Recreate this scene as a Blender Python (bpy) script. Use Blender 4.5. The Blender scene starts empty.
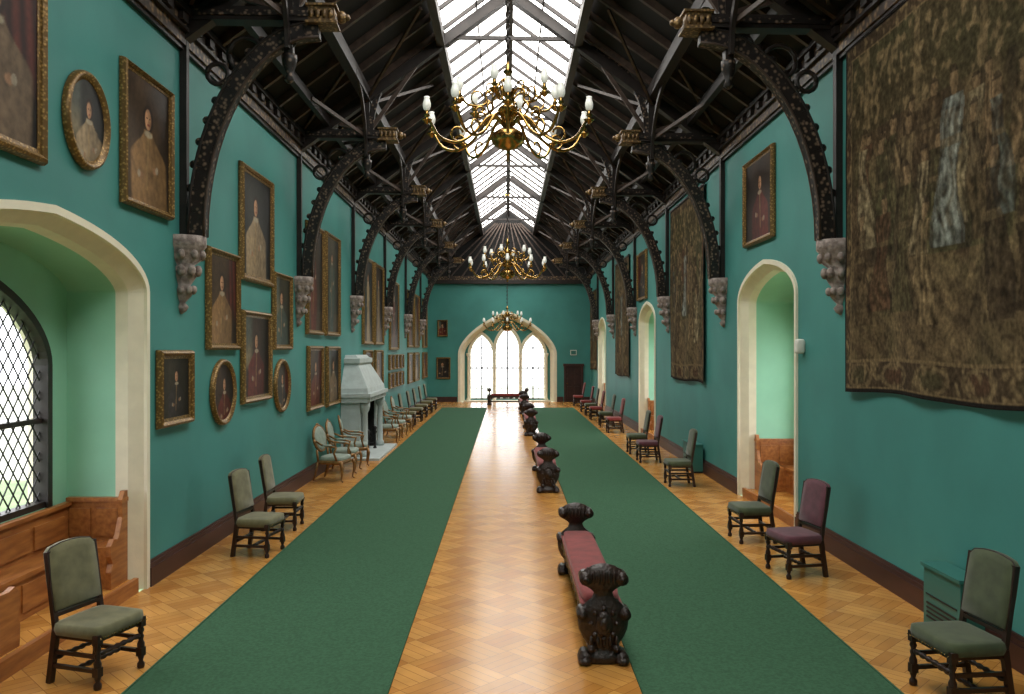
import bpy, bmesh, math, random
from mathutils import Vector, Matrix, noise
random.seed(4)
pi=math.pi
def lin(c):
    return tuple(((v/255)/12.92 if v/255<=.04045 else ((v/255+.055)/1.055)**2.4) for v in c)
# ------------------------------------------------------------------ materials
def newmat(name):
    m=bpy.data.materials.new(name); m.use_nodes=True
    nt=m.node_tree; b=nt.nodes['Principled BSDF']
    return m,nt,b
def M(name,col,rough=.5,metal=0,var=0.,scale=5,bump=0,bscale=None,col2=None,spec=None,stretch=None,sheen=0,coat=0):
    m,nt,b=newmat(name); c=lin(col)
    b.inputs['Roughness'].default_value=rough; b.inputs['Metallic'].default_value=metal
    if spec is not None: b.inputs['Specular IOR Level'].default_value=spec
    if sheen: b.inputs['Sheen Weight'].default_value=sheen
    if coat:
        b.inputs['Coat Weight'].default_value=coat; b.inputs['Coat Roughness'].default_value=.12
    b.inputs['Base Color'].default_value=(*c,1)
    tc=nt.nodes.new('ShaderNodeTexCoord'); mp=nt.nodes.new('ShaderNodeMapping')
    nt.links.new(tc.outputs['Object'],mp.inputs[0])
    if stretch: mp.inputs['Scale'].default_value=stretch
    if var or col2:
        n=nt.nodes.new('ShaderNodeTexNoise'); n.inputs['Scale'].default_value=scale; n.inputs['Detail'].default_value=5
        nt.links.new(mp.outputs[0],n.inputs[0])
        r=nt.nodes.new('ShaderNodeValToRGB')
        c2=lin(col2) if col2 else tuple(v*(1-var) for v in c)
        c1=c if col2 else tuple(min(1,v*(1+var)) for v in c)
        r.color_ramp.elements[0].position=.35; r.color_ramp.elements[0].color=(*c2,1)
        r.color_ramp.elements[1].position=.65; r.color_ramp.elements[1].color=(*c1,1)
        nt.links.new(n.outputs['Fac'],r.inputs[0]); nt.links.new(r.outputs[0],b.inputs['Base Color'])
    if bump:
        n2=nt.nodes.new('ShaderNodeTexNoise'); n2.inputs['Scale'].default_value=bscale or scale*4; n2.inputs['Detail'].default_value=4
        nt.links.new(mp.outputs[0],n2.inputs[0])
        bp=nt.nodes.new('ShaderNodeBump'); bp.inputs['Strength'].default_value=bump; bp.inputs['Distance'].default_value=.02
        nt.links.new(n2.outputs['Fac'],bp.inputs['Height']); nt.links.new(bp.outputs[0],b.inputs['Normal'])
    return m
teal=M('teal_paint',(66,138,132),.6,var=.09,scale=.9,bump=.05,bscale=60)
palegreen=M('pale_green_paint',(150,208,180),.6,var=.04,scale=2)
cream=M('cream_stone',(238,230,206),.6,var=.04,scale=6,bump=.1)
stone=M('grey_stone',(186,196,194),.6,var=.08,scale=6,bump=.2)
corbelst=M('corbel_stone',(172,158,150),.75,col2=(118,104,98),scale=14,bump=.6,bscale=30)
darkwood=M('dark_roof_timber',(34,26,23),.5,var=.35,scale=8)
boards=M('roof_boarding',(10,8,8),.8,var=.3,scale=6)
rafterm=M('rafter_timber',(70,56,48),.5,var=.35,scale=8)
basew=M('skirting_wood',(66,38,34),.4,var=.25,scale=5,stretch=(1,.2,1))
oak=M('oak_joinery',(178,116,60),.4,col2=(142,84,42),scale=5,stretch=(4,.6,4))
carve=M('carved_walnut',(44,29,23),.35,var=.3,scale=20,bump=.5,bscale=35)
chairw=M('chair_walnut',(44,27,21),.35,var=.3,scale=14)
greenv=M('green_velvet',(68,76,50),.85,var=.2,scale=9,sheen=.2)
olivev=M('olive_velvet',(112,108,78),.85,var=.2,scale=9,sheen=.2)
purplev=M('plum_velvet',(92,50,60),.85,var=.2,scale=9,sheen=.2)
redv=M('crimson_velvet',(128,48,46),.85,var=.2,scale=9,sheen=.15)
bluesilk=M('pale_blue_silk',(146,158,146),.6,var=.12,scale=12)
giltw=M('gilt_wood',(140,102,58),.4,metal=.4,var=.3,scale=20)
brass=M('polished_brass',(172,138,80),.24,metal=1,var=.3,scale=10)
carpetm=M('green_carpet',(64,98,74),.95,var=.14,scale=40,bump=.4,bscale=300,spec=.1)
iron=M('black_iron',(22,22,22),.5)
bronze=M('window_bar_metal',(104,108,100),.5)
whitep=M('white_plastic',(225,225,215),.4)
cab=M('teal_cabinet_paint',(54,112,104),.35)
firebox=M('soot',(14,13,12),.9)
grass=M('lawn',(110,130,90),.95,var=.2,scale=.5)
paleground=M('added_pale_ground',(190,192,176),.95,var=.1,scale=.3)  # pale tone chosen so the far window view turns white
leaf=M('foliage',(112,128,98),.9,var=.4,scale=1.5)
bark=M('bark',(70,55,42),.9,var=.3)
redpaint=M('door_mahogany',(50,24,22),.4,var=.25,scale=6)
def carved(name,a,b2,scale,bump=.5,metal=0,rough=.5,lo=.1,hi=.5):
    m,nt,b=newmat(name)
    tc=nt.nodes.new('ShaderNodeTexCoord'); v=nt.nodes.new('ShaderNodeTexVoronoi'); v.inputs['Scale'].default_value=scale
    nt.links.new(tc.outputs['Object'],v.inputs[0])
    r=nt.nodes.new('ShaderNodeValToRGB'); r.color_ramp.elements[0].position=lo; r.color_ramp.elements[0].color=(*lin(b2),1)
    r.color_ramp.elements[1].position=hi; r.color_ramp.elements[1].color=(*lin(a),1)
    nt.links.new(v.outputs['Distance'],r.inputs[0]); nt.links.new(r.outputs[0],b.inputs['Base Color'])
    bp=nt.nodes.new('ShaderNodeBump'); bp.inputs['Strength'].default_value=bump; bp.inputs['Distance'].default_value=.01; bp.invert=True
    nt.links.new(v.outputs['Distance'],bp.inputs['Height']); nt.links.new(bp.outputs[0],b.inputs['Normal'])
    b.inputs['Roughness'].default_value=rough; b.inputs['Metallic'].default_value=metal
    return m
carvedoak=carved('carved_oak_tracery',(26,20,18),(138,116,98),17,.3,lo=.1,hi=.45)
cornicem=carved('painted_cornice',(52,38,30),(150,122,86),12,.3)
giltframe=carved('gilded_frame',(116,88,46),(190,152,88),34,.25,.35,.4)
gold=carved('gilded_boss',(96,74,46),(180,144,92),24,.3,.2)
def attrmat(name,rough,bump,bs,var,spec=.5):
    m,nt,b=newmat(name)
    at=nt.nodes.new('ShaderNodeAttribute'); at.attribute_name='Col'
    tc=nt.nodes.new('ShaderNodeTexCoord'); n=nt.nodes.new('ShaderNodeTexNoise'); n.inputs['Scale'].default_value=bs; n.inputs['Detail'].default_value=6
    nt.links.new(tc.outputs['Object'],n.inputs[0])
    mr=nt.nodes.new('ShaderNodeMapRange'); mr.inputs['From Min'].default_value=.3; mr.inputs['From Max'].default_value=.7
    mr.inputs['To Min'].default_value=1-var; mr.inputs['To Max'].default_value=1+var
    nt.links.new(n.outputs['Fac'],mr.inputs['Value'])
    mx=nt.nodes.new('ShaderNodeVectorMath'); mx.operation='MULTIPLY'
    nt.links.new(at.outputs['Color'],mx.inputs[0]); nt.links.new(mr.outputs[0],mx.inputs[1])
    nt.links.new(mx.outputs[0],b.inputs['Base Color'])
    bp=nt.nodes.new('ShaderNodeBump'); bp.inputs['Strength'].default_value=bump; bp.inputs['Distance'].default_value=.01
    nt.links.new(n.outputs['Fac'],bp.inputs['Height']); nt.links.new(bp.outputs[0],b.inputs['Normal'])
    b.inputs['Roughness'].default_value=rough; b.inputs['Specular IOR Level'].default_value=spec
    return m
canvas=attrmat('oil_canvas',.5,.05,16,.25,.2)
weave=attrmat('woven_wool',.95,.35,26,.32,.1)
def emis(name,col,s):
    m,nt,b=newmat(name); b.inputs['Base Color'].default_value=(*col,1)
    b.inputs['Emission Color'].default_value=(*col,1); b.inputs['Emission Strength'].default_value=s; b.inputs['Roughness'].default_value=.3
    return m
skyglass=emis('skylight_glowing_glass',(1,.975,.92),8.3)  # panes emit light themselves, standing in for daylight through the skylight
lampglass=emis('opal_lamp_glass',(.92,.93,.86),.22)
def clearglass():
    m,nt,b=newmat('window_glass'); out=nt.nodes['Material Output']
    t=nt.nodes.new('ShaderNodeBsdfTransparent'); g=nt.nodes.new('ShaderNodeBsdfGlossy'); g.inputs['Roughness'].default_value=.05
    mx=nt.nodes.new('ShaderNodeMixShader'); mx.inputs[0].default_value=.05
    nt.links.new(t.outputs[0],mx.inputs[1]); nt.links.new(g.outputs[0],mx.inputs[2]); nt.links.new(mx.outputs[0],out.inputs[0])
    return m
glass=clearglass()
def parquet():
    m,nt,b=newmat('oak_parquet')
    tc=nt.nodes.new('ShaderNodeTexCoord'); mp=nt.nodes.new('ShaderNodeMapping')
    mp.inputs['Rotation'].default_value=(0,0,pi/4); mp.inputs['Scale'].default_value=(2.7,2.7,2.7); mp.inputs['Location'].default_value=(100,100,.5)
    nt.links.new(tc.outputs['Object'],mp.inputs[0])
    ck=nt.nodes.new('ShaderNodeTexChecker'); ck.inputs['Scale'].default_value=1; nt.links.new(mp.outputs[0],ck.inputs[0])
    outs=[]
    for r in (0,pi/2):
        m2=nt.nodes.new('ShaderNodeMapping'); m2.inputs['Rotation'].default_value=(0,0,r); nt.links.new(mp.outputs[0],m2.inputs[0])
        br=nt.nodes.new('ShaderNodeTexBrick'); br.inputs['Scale'].default_value=1; br.offset=0
        br.inputs['Brick Width'].default_value=1; br.inputs['Row Height'].default_value=.25; br.inputs['Mortar Size'].default_value=.007
        br.inputs['Color1'].default_value=(*lin((212,154,80)),1) if r==0 else (*lin((196,138,68)),1)
        br.inputs['Color2'].default_value=(*lin((198,140,70)),1) if r==0 else (*lin((182,122,56)),1)
        br.inputs['Mortar'].default_value=(*lin((142,92,44)),1)
        nt.links.new(m2.outputs[0],br.inputs[0]); outs.append(br)
    mx=nt.nodes.new('ShaderNodeMix'); mx.data_type='RGBA'
    nt.links.new(ck.outputs['Fac'],mx.inputs[0]); nt.links.new(outs[0].outputs[0],mx.inputs[6]); nt.links.new(outs[1].outputs[0],mx.inputs[7])
    n=nt.nodes.new('ShaderNodeTexNoise'); n.inputs['Scale'].default_value=1.2; n.inputs['Detail'].default_value=6; nt.links.new(mp.outputs[0],n.inputs[0])
    mr=nt.nodes.new('ShaderNodeMapRange'); mr.inputs['To Min'].default_value=.68; mr.inputs['To Max'].default_value=1.32; nt.links.new(n.outputs['Fac'],mr.inputs['Value'])
    vm=nt.nodes.new('ShaderNodeVectorMath'); vm.operation='MULTIPLY'
    nt.links.new(mx.outputs[2],vm.inputs[0]); nt.links.new(mr.outputs[0],vm.inputs[1]); nt.links.new(vm.outputs[0],b.inputs['Base Color'])
    b.inputs['Roughness'].default_value=.24; b.inputs['Specular IOR Level'].default_value=.34
    b.inputs['Coat Weight'].default_value=.1; b.inputs['Coat Roughness'].default_value=.12
    return m
parq=parquet()
# ------------------------------------------------------------------ mesh builder
class MB:
    def __init__(s): s.v=[];s.f=[];s.m=[];s.sm=[];s.mats=[];s.M=Matrix.Identity(4);s.col={}
    def mi(s,m):
        if m not in s.mats: s.mats.append(m)
        return s.mats.index(m)
    def add(s,vs,fs,m,sm=False,cols=None):
        o=len(s.v); i=s.mi(m)
        for k,p in enumerate(vs):
            s.v.append(s.M@Vector(p))
            if cols: s.col[o+k]=cols[k]
        for f in fs: s.f.append([o+k for k in f]); s.m.append(i); s.sm.append(sm)
    def box(s,x0,x1,y0,y1,z0,z1,m):
        s.add([(x0,y0,z0),(x1,y0,z0),(x1,y1,z0),(x0,y1,z0),(x0,y0,z1),(x1,y0,z1),(x1,y1,z1),(x0,y1,z1)],
          [(0,3,2,1),(4,5,6,7),(0,1,5,4),(1,2,6,5),(2,3,7,6),(3,0,4,7)],m)
    def beam(s,p0,p1,w,h,m,side=None):
        p0=Vector(p0);p1=Vector(p1);d=(p1-p0).normalized()
        sd=Vector(side) if side else d.cross(Vector((0,0,1)))
        if sd.length<1e-4: sd=Vector((1,0,0))
        sd=sd.normalized(); up=sd.cross(d).normalized()
        vs=[]
        for p in (p0,p1):
            for a,b in ((-1,-1),(1,-1),(1,1),(-1,1)): vs.append(p+sd*a*w/2+up*b*h/2)
        s.add(vs,[(0,1,2,3),(7,6,5,4),(0,4,5,1),(1,5,6,2),(2,6,7,3),(3,7,4,0)],m)
    def ring(s,rings,m,sm=True,cap=True,closed=True):
        n=len(rings[0]); vs=[p for r in rings for p in r]; fs=[]
        for i in range(len(rings)-1):
            for j in range(n if closed else n-1):
                k=(j+1)%n; fs.append((i*n+j,i*n+k,(i+1)*n+k,(i+1)*n+j))
        if cap: fs.append(tuple(range(n-1,-1,-1))); fs.append(tuple((len(rings)-1)*n+j for j in range(n)))
        s.add(vs,fs,m,sm)
    def lathe(s,prof,m,c=(0,0,0),n=12,sx=1,sy=1,a0=0,a1=2*pi):
        full=abs(a1-a0-2*pi)<1e-6; k=n if full else n+1
        s.ring([[(c[0]+r*sx*math.cos(a0+(a1-a0)*j/n),c[1]+r*sy*math.sin(a0+(a1-a0)*j/n),c[2]+z) for j in range(k)] for r,z in prof],m,closed=full)
    def tube(s,pts,r,m,n=6):
        pts=[Vector(p) for p in pts]; N=len(pts)
        rs=r if isinstance(r,(list,tuple)) else [r]*N
        up=None; rings=[]
        for i,p in enumerate(pts):
            t=(pts[min(i+1,N-1)]-pts[max(i-1,0)]).normalized()
            if up is None:
                up=Vector((0,0,1)) if abs(t.z)<.9 else Vector((1,0,0))
            a=(up-t*up.dot(t)).normalized(); up=a; b=t.cross(a)
            rings.append([p+(a*math.cos(2*pi*j/n)+b*math.sin(2*pi*j/n))*rs[i] for j in range(n)])
        s.ring(rings,m)
    def sup(s,c,sz,m,e=.4,nu=16,nv=8,jit=0):
        def pw(x,k): return math.copysign(abs(x)**k,x)
        rings=[]
        for i in range(nv+1):
            ph=-pi/2+pi*i/nv+ (1e-3 if i==0 else -1e-3 if i==nv else 0)
            rr=[]
            for j in range(nu):
                th=2*pi*j/nu
                x=pw(math.cos(ph),e)*pw(math.cos(th),e);y=pw(math.cos(ph),e)*pw(math.sin(th),e);z=pw(math.sin(ph),e)
                q=1+(jit*noise.noise(Vector((x*2+c[0],y*2+c[1],z*2))) if jit else 0)
                rr.append((c[0]+sz[0]*x*q,c[1]+sz[1]*y*q,c[2]+sz[2]*z*q))
            rings.append(rr)
        s.ring(rings,m)
    def mesh(s,name):
        me=bpy.data.meshes.new(name); me.from_pydata([tuple(p) for p in s.v],[],s.f)
        for m in s.mats: me.materials.append(m)
        me.polygons.foreach_set('material_index',s.m); me.polygons.foreach_set('use_smooth',s.sm)
        if s.col:
            at=me.color_attributes.new('Col','FLOAT_COLOR','POINT')
            buf=[]
            for i in range(len(s.v)):
                c=s.col.get(i,(.1,.1,.1)); buf+= [c[0],c[1],c[2],1]
            at.data.foreach_set('color',buf)
        bm=bmesh.new(); bm.from_mesh(me); bmesh.ops.recalc_face_normals(bm,faces=bm.faces); bm.to_mesh(me); bm.free()
        me.update(); return me
    def obj(s,name,loc=(0,0,0),rot=0):
        return place(s.mesh(name),name,loc,rot)
def place(me,name,loc,rot=0,sc=1):
    o=bpy.data.objects.new(name,me); bpy.context.scene.collection.objects.link(o)
    o.location=loc; o.rotation_euler=(0,0,rot); o.scale=(sc,)*3; return o
# ------------------------------------------------------------------ room dims
XL,XR,YB,YE=-3.8,4.02,-4.0,39.5
ZT=6.4; XC=.05; ZR=9.25; SK=1.21
def rz(x):
    return ZR-(ZR-ZT)*((XC-x)/(XC-XL) if x<XC else (x-XC)/(XR-XC))
mapL=lambda X:(lambda u,z,d:(X+d,u,z))
mapR=lambda X:(lambda u,z,d:(X-d,u,z))
mapE=lambda Y:(lambda u,z,d:(u,Y-d,z))
def archpts(op,n=28):
    uc,a,h,zs,kind=op['c'],op['a'],op['h'],op['zs'],op.get('k','t'); pts=[]
    for i in range(n+1):
        t=-math.cos(pi*i/n)
        q=abs(t)
        if kind=='g':
            R=(h*h+a*a)/(2*a); z=math.sqrt(max(0,R*R-(q*a+R-a)**2))
        else:
            p=op.get('p',.25); z=h*((1-p)*math.sqrt(max(0,1-q**2.4))+p*(1-q))
        pts.append((uc+t*a,zs+z))
    return pts
def shrink(op,o,hs=None):
    r=dict(op); r['a']=op['a']-o; r['h']=op['h']-(o*.55 if hs is None else hs); return r
def wallstrips(b,ops,u0,u1,zb,zt,mp,m):
    cur=u0
    def q(a,c,z0a,z0c,z1a,z1c): b.add([mp(a,z0a,0),mp(c,z0c,0),mp(c,z1c,0),mp(a,z1a,0)],[(0,1,2,3)],m)
    for op in sorted(ops,key=lambda o:o['c']):
        l=op['c']-op['a']; q(cur,l,zb,zb,zt,zt)
        pts=archpts(op)
        for (ua,za),(ub,zb2) in zip(pts,pts[1:]):
            q(ua,ub,za,zb2,zt,zt)
            if op['sill']>zb: q(ua,ub,zb,zb,op['sill'],op['sill'])
        cur=op['c']+op['a']
    q(cur,u1,zb,zb,zt,zt)
def fullpath(op): 
    p=archpts(op); return [(p[0][0],op['sill'])]+p+[(p[-1][0],op['sill'])]
def normals(path,closed=False):
    out=[];N=len(path)
    for i in range(N):
        if closed: a,c=path[(i-1)%N],path[(i+1)%N]
        else: a,c=path[max(0,i-1)],path[min(N-1,i+1)]
        pa=Vector((path[i][0]-a[0],path[i][1]-a[1])); pb=Vector((c[0]-path[i][0],c[1]-path[i][1]))
        if pa.length<1e-6: pa=pb
        if pb.length<1e-6: pb=pa
        na=Vector((-pa.y,pa.x)).normalized(); nb=Vector((-pb.y,pb.x)).normalized()
        n=na+nb; n=n/max(n.length_squared/2,.8) if n.length>0 else na
        out.append(n)
    return out
def sweep(b,path,sec,mp,m,closed=False,sm=False):
    ns=normals(path,closed); rings=[]
    for (u,z),n in zip(path,ns): rings.append([mp(u+n.x*o,z+n.y*o,d) for o,d in sec])
    if closed: rings.append(rings[0])
    b.ring(rings,m,sm=sm,cap=False,closed=False)
# ------------------------------------------------------------------ shell
b=MB(); b.add([(XL,YB,0),(XR,YB,0),(XR,YE,0),(XL,YE,0)],[(0,1,2,3)],parq); b.obj('floor')
nicheL=[dict(c=6.85,a=1.75,zs=3.1,h=.56,sill=.0)]
nicheR=[dict(c=12.76,a=1.39,zs=3.3,h=.56,sill=0),dict(c=23.5,a=1.3,zs=3.3,h=.54,sill=0),dict(c=34.6,a=1.3,zs=3.3,h=.54,sill=0)]
b=MB(); wallstrips(b,nicheL,YB,YE,0,ZT,mapL(XL),teal); b.obj('wall_left')
b=MB(); wallstrips(b,nicheR,YB,YE,0,ZT,mapR(XR),teal); b.obj('wall_right')
big=dict(c=.02,a=2.28,zs=2.3,h=2.0,sill=0,p=.5)
b=MB(); wallstrips(b,[big],XL,XR,0,5.75,mapE(YE),teal)
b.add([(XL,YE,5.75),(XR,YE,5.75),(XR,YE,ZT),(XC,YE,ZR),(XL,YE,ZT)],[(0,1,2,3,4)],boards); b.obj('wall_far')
b=MB(); b.add([(XL,YB,0),(XR,YB,0),(XR,YB,ZT),(XC,YB,ZR),(XL,YB,ZT)],[(0,1,2,3,4)],teal); b.obj('wall_back')
b=MB()
for sx,xe in ((-1,XL),(1,XR)):
    xs=XC+sx*SK
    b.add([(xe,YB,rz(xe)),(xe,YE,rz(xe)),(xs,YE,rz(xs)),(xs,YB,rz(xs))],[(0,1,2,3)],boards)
b.obj('ceiling')
b=MB()
for sx in (-1,1):
    xs=XC+sx*SK
    b.add([(XC,YB,ZR),(XC,YE,ZR),(xs,YE,rz(xs)),(xs,YB,rz(xs))],[(0,1,2,3)],skyglass)
b.obj('window_skylight')
TY=[-.9,4.4,9.7,15.0,20.2,25.4,30.6,35.8]
TROT=.04
b=MB()
step=5.22/6
ys=[4.4+step*i for i in range(-9,41)]
for y in ys:
    if y<YB+.05 or y>YE-.05: continue
    for sx,xe in ((-1,XL),(1,XR)):
        xs=XC+sx*SK
        b.beam((xe,y,rz(xe)-.07),(xs,y,rz(xs)-.07),.075,.11,rafterm,side=(0,1,0))
        b.beam((xs,y,rz(xs)-.04),(XC,y,ZR-.04),.06,.07,darkwood,side=(0,1,0))
b.box(XC-.07,XC+.07,YB,YE,ZR-.3,ZR-.02,darkwood)
for sx in (-1,1):
    for d,w,h in ((SK+.04,.14,.2),(2.6,.16,.2),(3.3,.1,.14)):
        x=XC+sx*d; b.box(x-w/2,x+w/2,YB,YE,rz(x)-.12-h,rz(x)-.1,darkwood)
    x=XC+sx*SK*.5; b.box(x-.015,x+.015,YB,YE,rz(x)-.09,rz(x)-.03,darkwood)
b.obj('roof_rafters')
for nm,X,s in (('trim_1',XL,1),('trim_2',XR,-1)):
    b=MB()
    def bx(d0,d1,ya,yb,z0,z1,m): b.box(min(X+s*d0,X+s*d1),max(X+s*d0,X+s*d1),ya,yb,z0,z1,m)
    bx(0,.05,YB,YE,5.98,6.03,darkwood); bx(0,.08,YB,YE,6.03,6.17,cornicem); bx(0,.13,YB,YE,6.17,6.21,darkwood)
    bx(0,.1,YB,YE,6.21,6.34,cornicem); bx(0,.17,YB,YE,6.34,6.42,darkwood)
    y=YB+.2
    while y<YE:
        bx(.1,.16,y,y+.16,6.23,6.32,darkwood); y+=.42
    b.obj(nm)
b=MB(); b.box(XL,XR,YE-.16,YE,5.68,5.86,darkwood); b.box(XL,XR,YE-.12,YE,5.86,6.05,cornicem)
for i in range(-6,7):
    b.beam((XC+i*.1,YE-.06,8.6),(XC+i*.55,YE-.06,6.05),.07,.06,rafterm,side=(0,1,0))
b.obj('trim_3')
def baseb(nm,X,s,gaps):
    b=MB(); cur=YB
    segs=[]
    for g0,g1 in gaps: segs.append((cur,g0)); cur=g1
    segs.append((cur,YE))
    for a,c in segs:
        for d,z0,z1 in ((.05,0,.2),(.035,.2,.24),(.02,.24,.27)):
            b.box(min(X,X+s*d),max(X,X+s*d),a,c,z0,z1,basew)
    b.obj(nm)
baseb('baseboard_left',XL,1,[(5.05,8.65),(18.6,21.4)])
baseb('baseboard_right',XR,-1,[(o['c']-o['a']-.05,o['c']+o['a']+.05) for o in nicheR])
b=MB()
for a,c in ((XL,-2.4),(2.4,2.7),(3.7,XR)): b.box(a,c,YE-.05,YE,0,.25,basew)
b.obj('baseboard_far')
# ------------------------------------------------------------------ niches
def lattice(b,op,mp,d,cell=(.155,.2)):
    cu,cz=cell; u0=op['c']-op['a']; zt=op['zs']+op['h']
    arch=archpts(op,40)
    def inside(u,z):
        if abs(u-op['c'])>op['a'] or z<op['sill']: return False
        for (a,za),(c,zc) in zip(arch,arch[1:]):
            if a<=u<=c: return z< za+(zc-za)*((u-a)/max(c-a,1e-6))
        return False
    nu=int(2*op['a']/cu)+2; nz=int((zt-op['sill'])/cz)+2
    for i in range(nu):
        for j in range(nz):
            ua=u0+i*cu; za=op['sill']+j*cz
            for (p,q) in (((ua,za+cz/2),(ua+cu/2,za+cz)),((ua+cu/2,za),(ua+cu,za+cz/2)),((ua,za+cz/2),(ua+cu/2,za)),((ua+cu/2,za+cz),(ua+cu,za+cz/2))):
                if inside((p[0]+q[0])/2,(p[1]+q[1])/2):
                    b.beam(mp(p[0],p[1],d),mp(q[0],q[1],d),.01,.012,iron)
wn=[0]
def niche(op,side,depth,winop,latt=True):
    X=XL if side<0 else XR
    mp=(mapL if side<0 else mapR)(X)
    b=MB()
    sec=[(-.14,-.24),(-.12,-.12),(-.02,.0),(-.02,.035),(.05,.035),(.05,0)]
    sweep(b,fullpath(op),sec,mp,cream)
    wn[0]+=1
    b.obj('trim_%d'%(wn[0]+3))
    b=MB()
    sweep(b,fullpath(op),[(-.14,-.24),(-.14,-depth)],mp,palegreen)
    bm2=(mapL if side<0 else mapR)(X-depth if side<0 else X+depth)
    wallstrips(b,[winop],op['c']-op['a']-.1,op['c']+op['a']+.1,0,op['zs']+op['h']+.3,bm2,palegreen)
    sweep(b,fullpath(winop)+[],[(0,0),(0,-.2)],bm2,cream)
    b.obj('wall_recess_%d'%wn[0])
    b=MB()
    fp=fullpath(winop)
    sweep(b,fp,[(.03,.03),(-.05,.03),(-.05,-.12)],bm2,darkwood if side<0 else cream)
    u0,u1=winop['c']-winop['a'],winop['c']+winop['a']; fm=darkwood if side<0 else cream
    def wb(ua,ub,z0,z1,d0,d1,m):
        p=bm2(ua,z0,d0);q=bm2(ub,z1,d1)
        b.box(min(p[0],q[0]),max(p[0],q[0]),ua,ub,z0,z1,m)
    wb(u0,u1,winop['sill'],winop['sill']+.06,-.12,.0,fm)
    wb(u0,u1,1.78,1.83,-.1,-.03,fm)
    uc=winop['c']; wb(uc-.03,uc+.03,winop['sill'],winop['zs']+winop['h']*.9,-.1,-.03,fm)
    if latt: lattice(b,winop,bm2,-.06)
    a=archpts(winop); pts=[(u0,winop['sill'])]+a+[(u1,winop['sill'])]
    b.add([bm2(u,z,-.07) for u,z in pts],[tuple(range(len(pts)))],glass)
    b.obj('window_%d'%wn[0])
    b=MB()
    ua,ub=op['c']-op['a']+.14,op['c']+op['a']-.14
    def fb(d0,d1,ya,yb,z0,z1,m):
        xa,xb=X+side*d0,X+side*d1; b.box(min(xa,xb),max(xa,xb),ya,yb,z0,z1,m)
    fb(.02,depth,ua,ub,0,.13,parq); fb(-.0,.05,ua,ub,0,.15,oak)
    b.obj('floor_recess_%d'%wn[0])
    b=MB()
    z0=.13; sd=.3
    fb(depth-sd,depth-.03,ua+.01,ub-.01,z0,.5,oak); fb(depth-sd-.03,depth-.03,ua+.01,ub-.01,.5,.54,oak)
    fb(depth-.05,depth-.015,ua+.01,ub-.01,.54,winop['sill']-.04,oak); fb(depth-.08,depth-.01,ua+.01,ub-.01,winop['sill']-.04,winop['sill']-.005,oak)
    n=5
    for i in range(n):
        a=ua+.08+(ub-ua-.16)*i/n; c=ua+.0+(ub-ua-.16)*(i+1)/n
        fb(depth-.07,depth-.04,a,c,.6,.82,oak)
        fb(depth-sd-.015,depth-sd+.01,a,c,.2,.44,oak)
    for yy,sg,LS in ((ub,-1,.34),(ua,1,1.3 if side<0 else .34)):
        d0=.1 if side<0 else .2
        ya,yb=sorted((yy+sg*.01,yy+sg*.05)); fb(d0+.02,depth-.03,ya,yb,z0,.95,oak)
        ya,yb=sorted((yy+sg*.01,yy+sg*.08)); fb(d0,depth-.03,ya,yb,.95,.99,oak)
        ya,yb=sorted((yy+sg*.05,yy+sg*LS)); fb(d0+.06,depth-sd,ya,yb,z0,.5,oak); fb(d0+.04,depth-sd,ya,yb+ .0,.5,.54,oak)
        ya,yb=sorted((yy+sg*.05,yy+sg*.07))
        s0=d0+.06; L=(depth-.03-s0)
        for i in range(2):
            fb(s0+L*i/2+.03,s0+L*(i+1)/2-.03,ya,yb,.6,.88,oak)
        cx=X+side*(d0+.03); E=LS+.03
        prof=[(yy+sg*.02,z0),(yy+sg*E,z0),(yy+sg*(E+.01),.3),(yy+sg*(E-.03),.38),(yy+sg*(E+.01),.46),(yy+sg*(E+.0),.56),(yy+sg*(E-.06),.62),(yy+sg*(E-.14),.6),(yy+sg*(.2),.64),(yy+sg*.13,.8),(yy+sg*.14,.98),(yy+sg*.08,1.06),(yy+sg*.02,1.06)]
        N=len(prof); vs=[(cx-.025,p,z) for p,z in prof]+[(cx+.025,p,z) for p,z in prof]
        b.add(vs,[tuple(range(N)),tuple(range(2*N-1,N-1,-1))]+[(i,(i+1)%N,N+(i+1)%N,N+i) for i in range(N)],oak)
    b.obj('window_seat')
niche(nicheL[0],-1,.74,dict(c=6.75,a=1.36,zs=2.35,h=.9,sill=.95,k='t',p=.35))
for o in nicheR: niche(o,1,.95,dict(c=o['c'],a=1.0,zs=2.4,h=.9,sill=.9,k='t',p=.35),latt=False)
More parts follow.
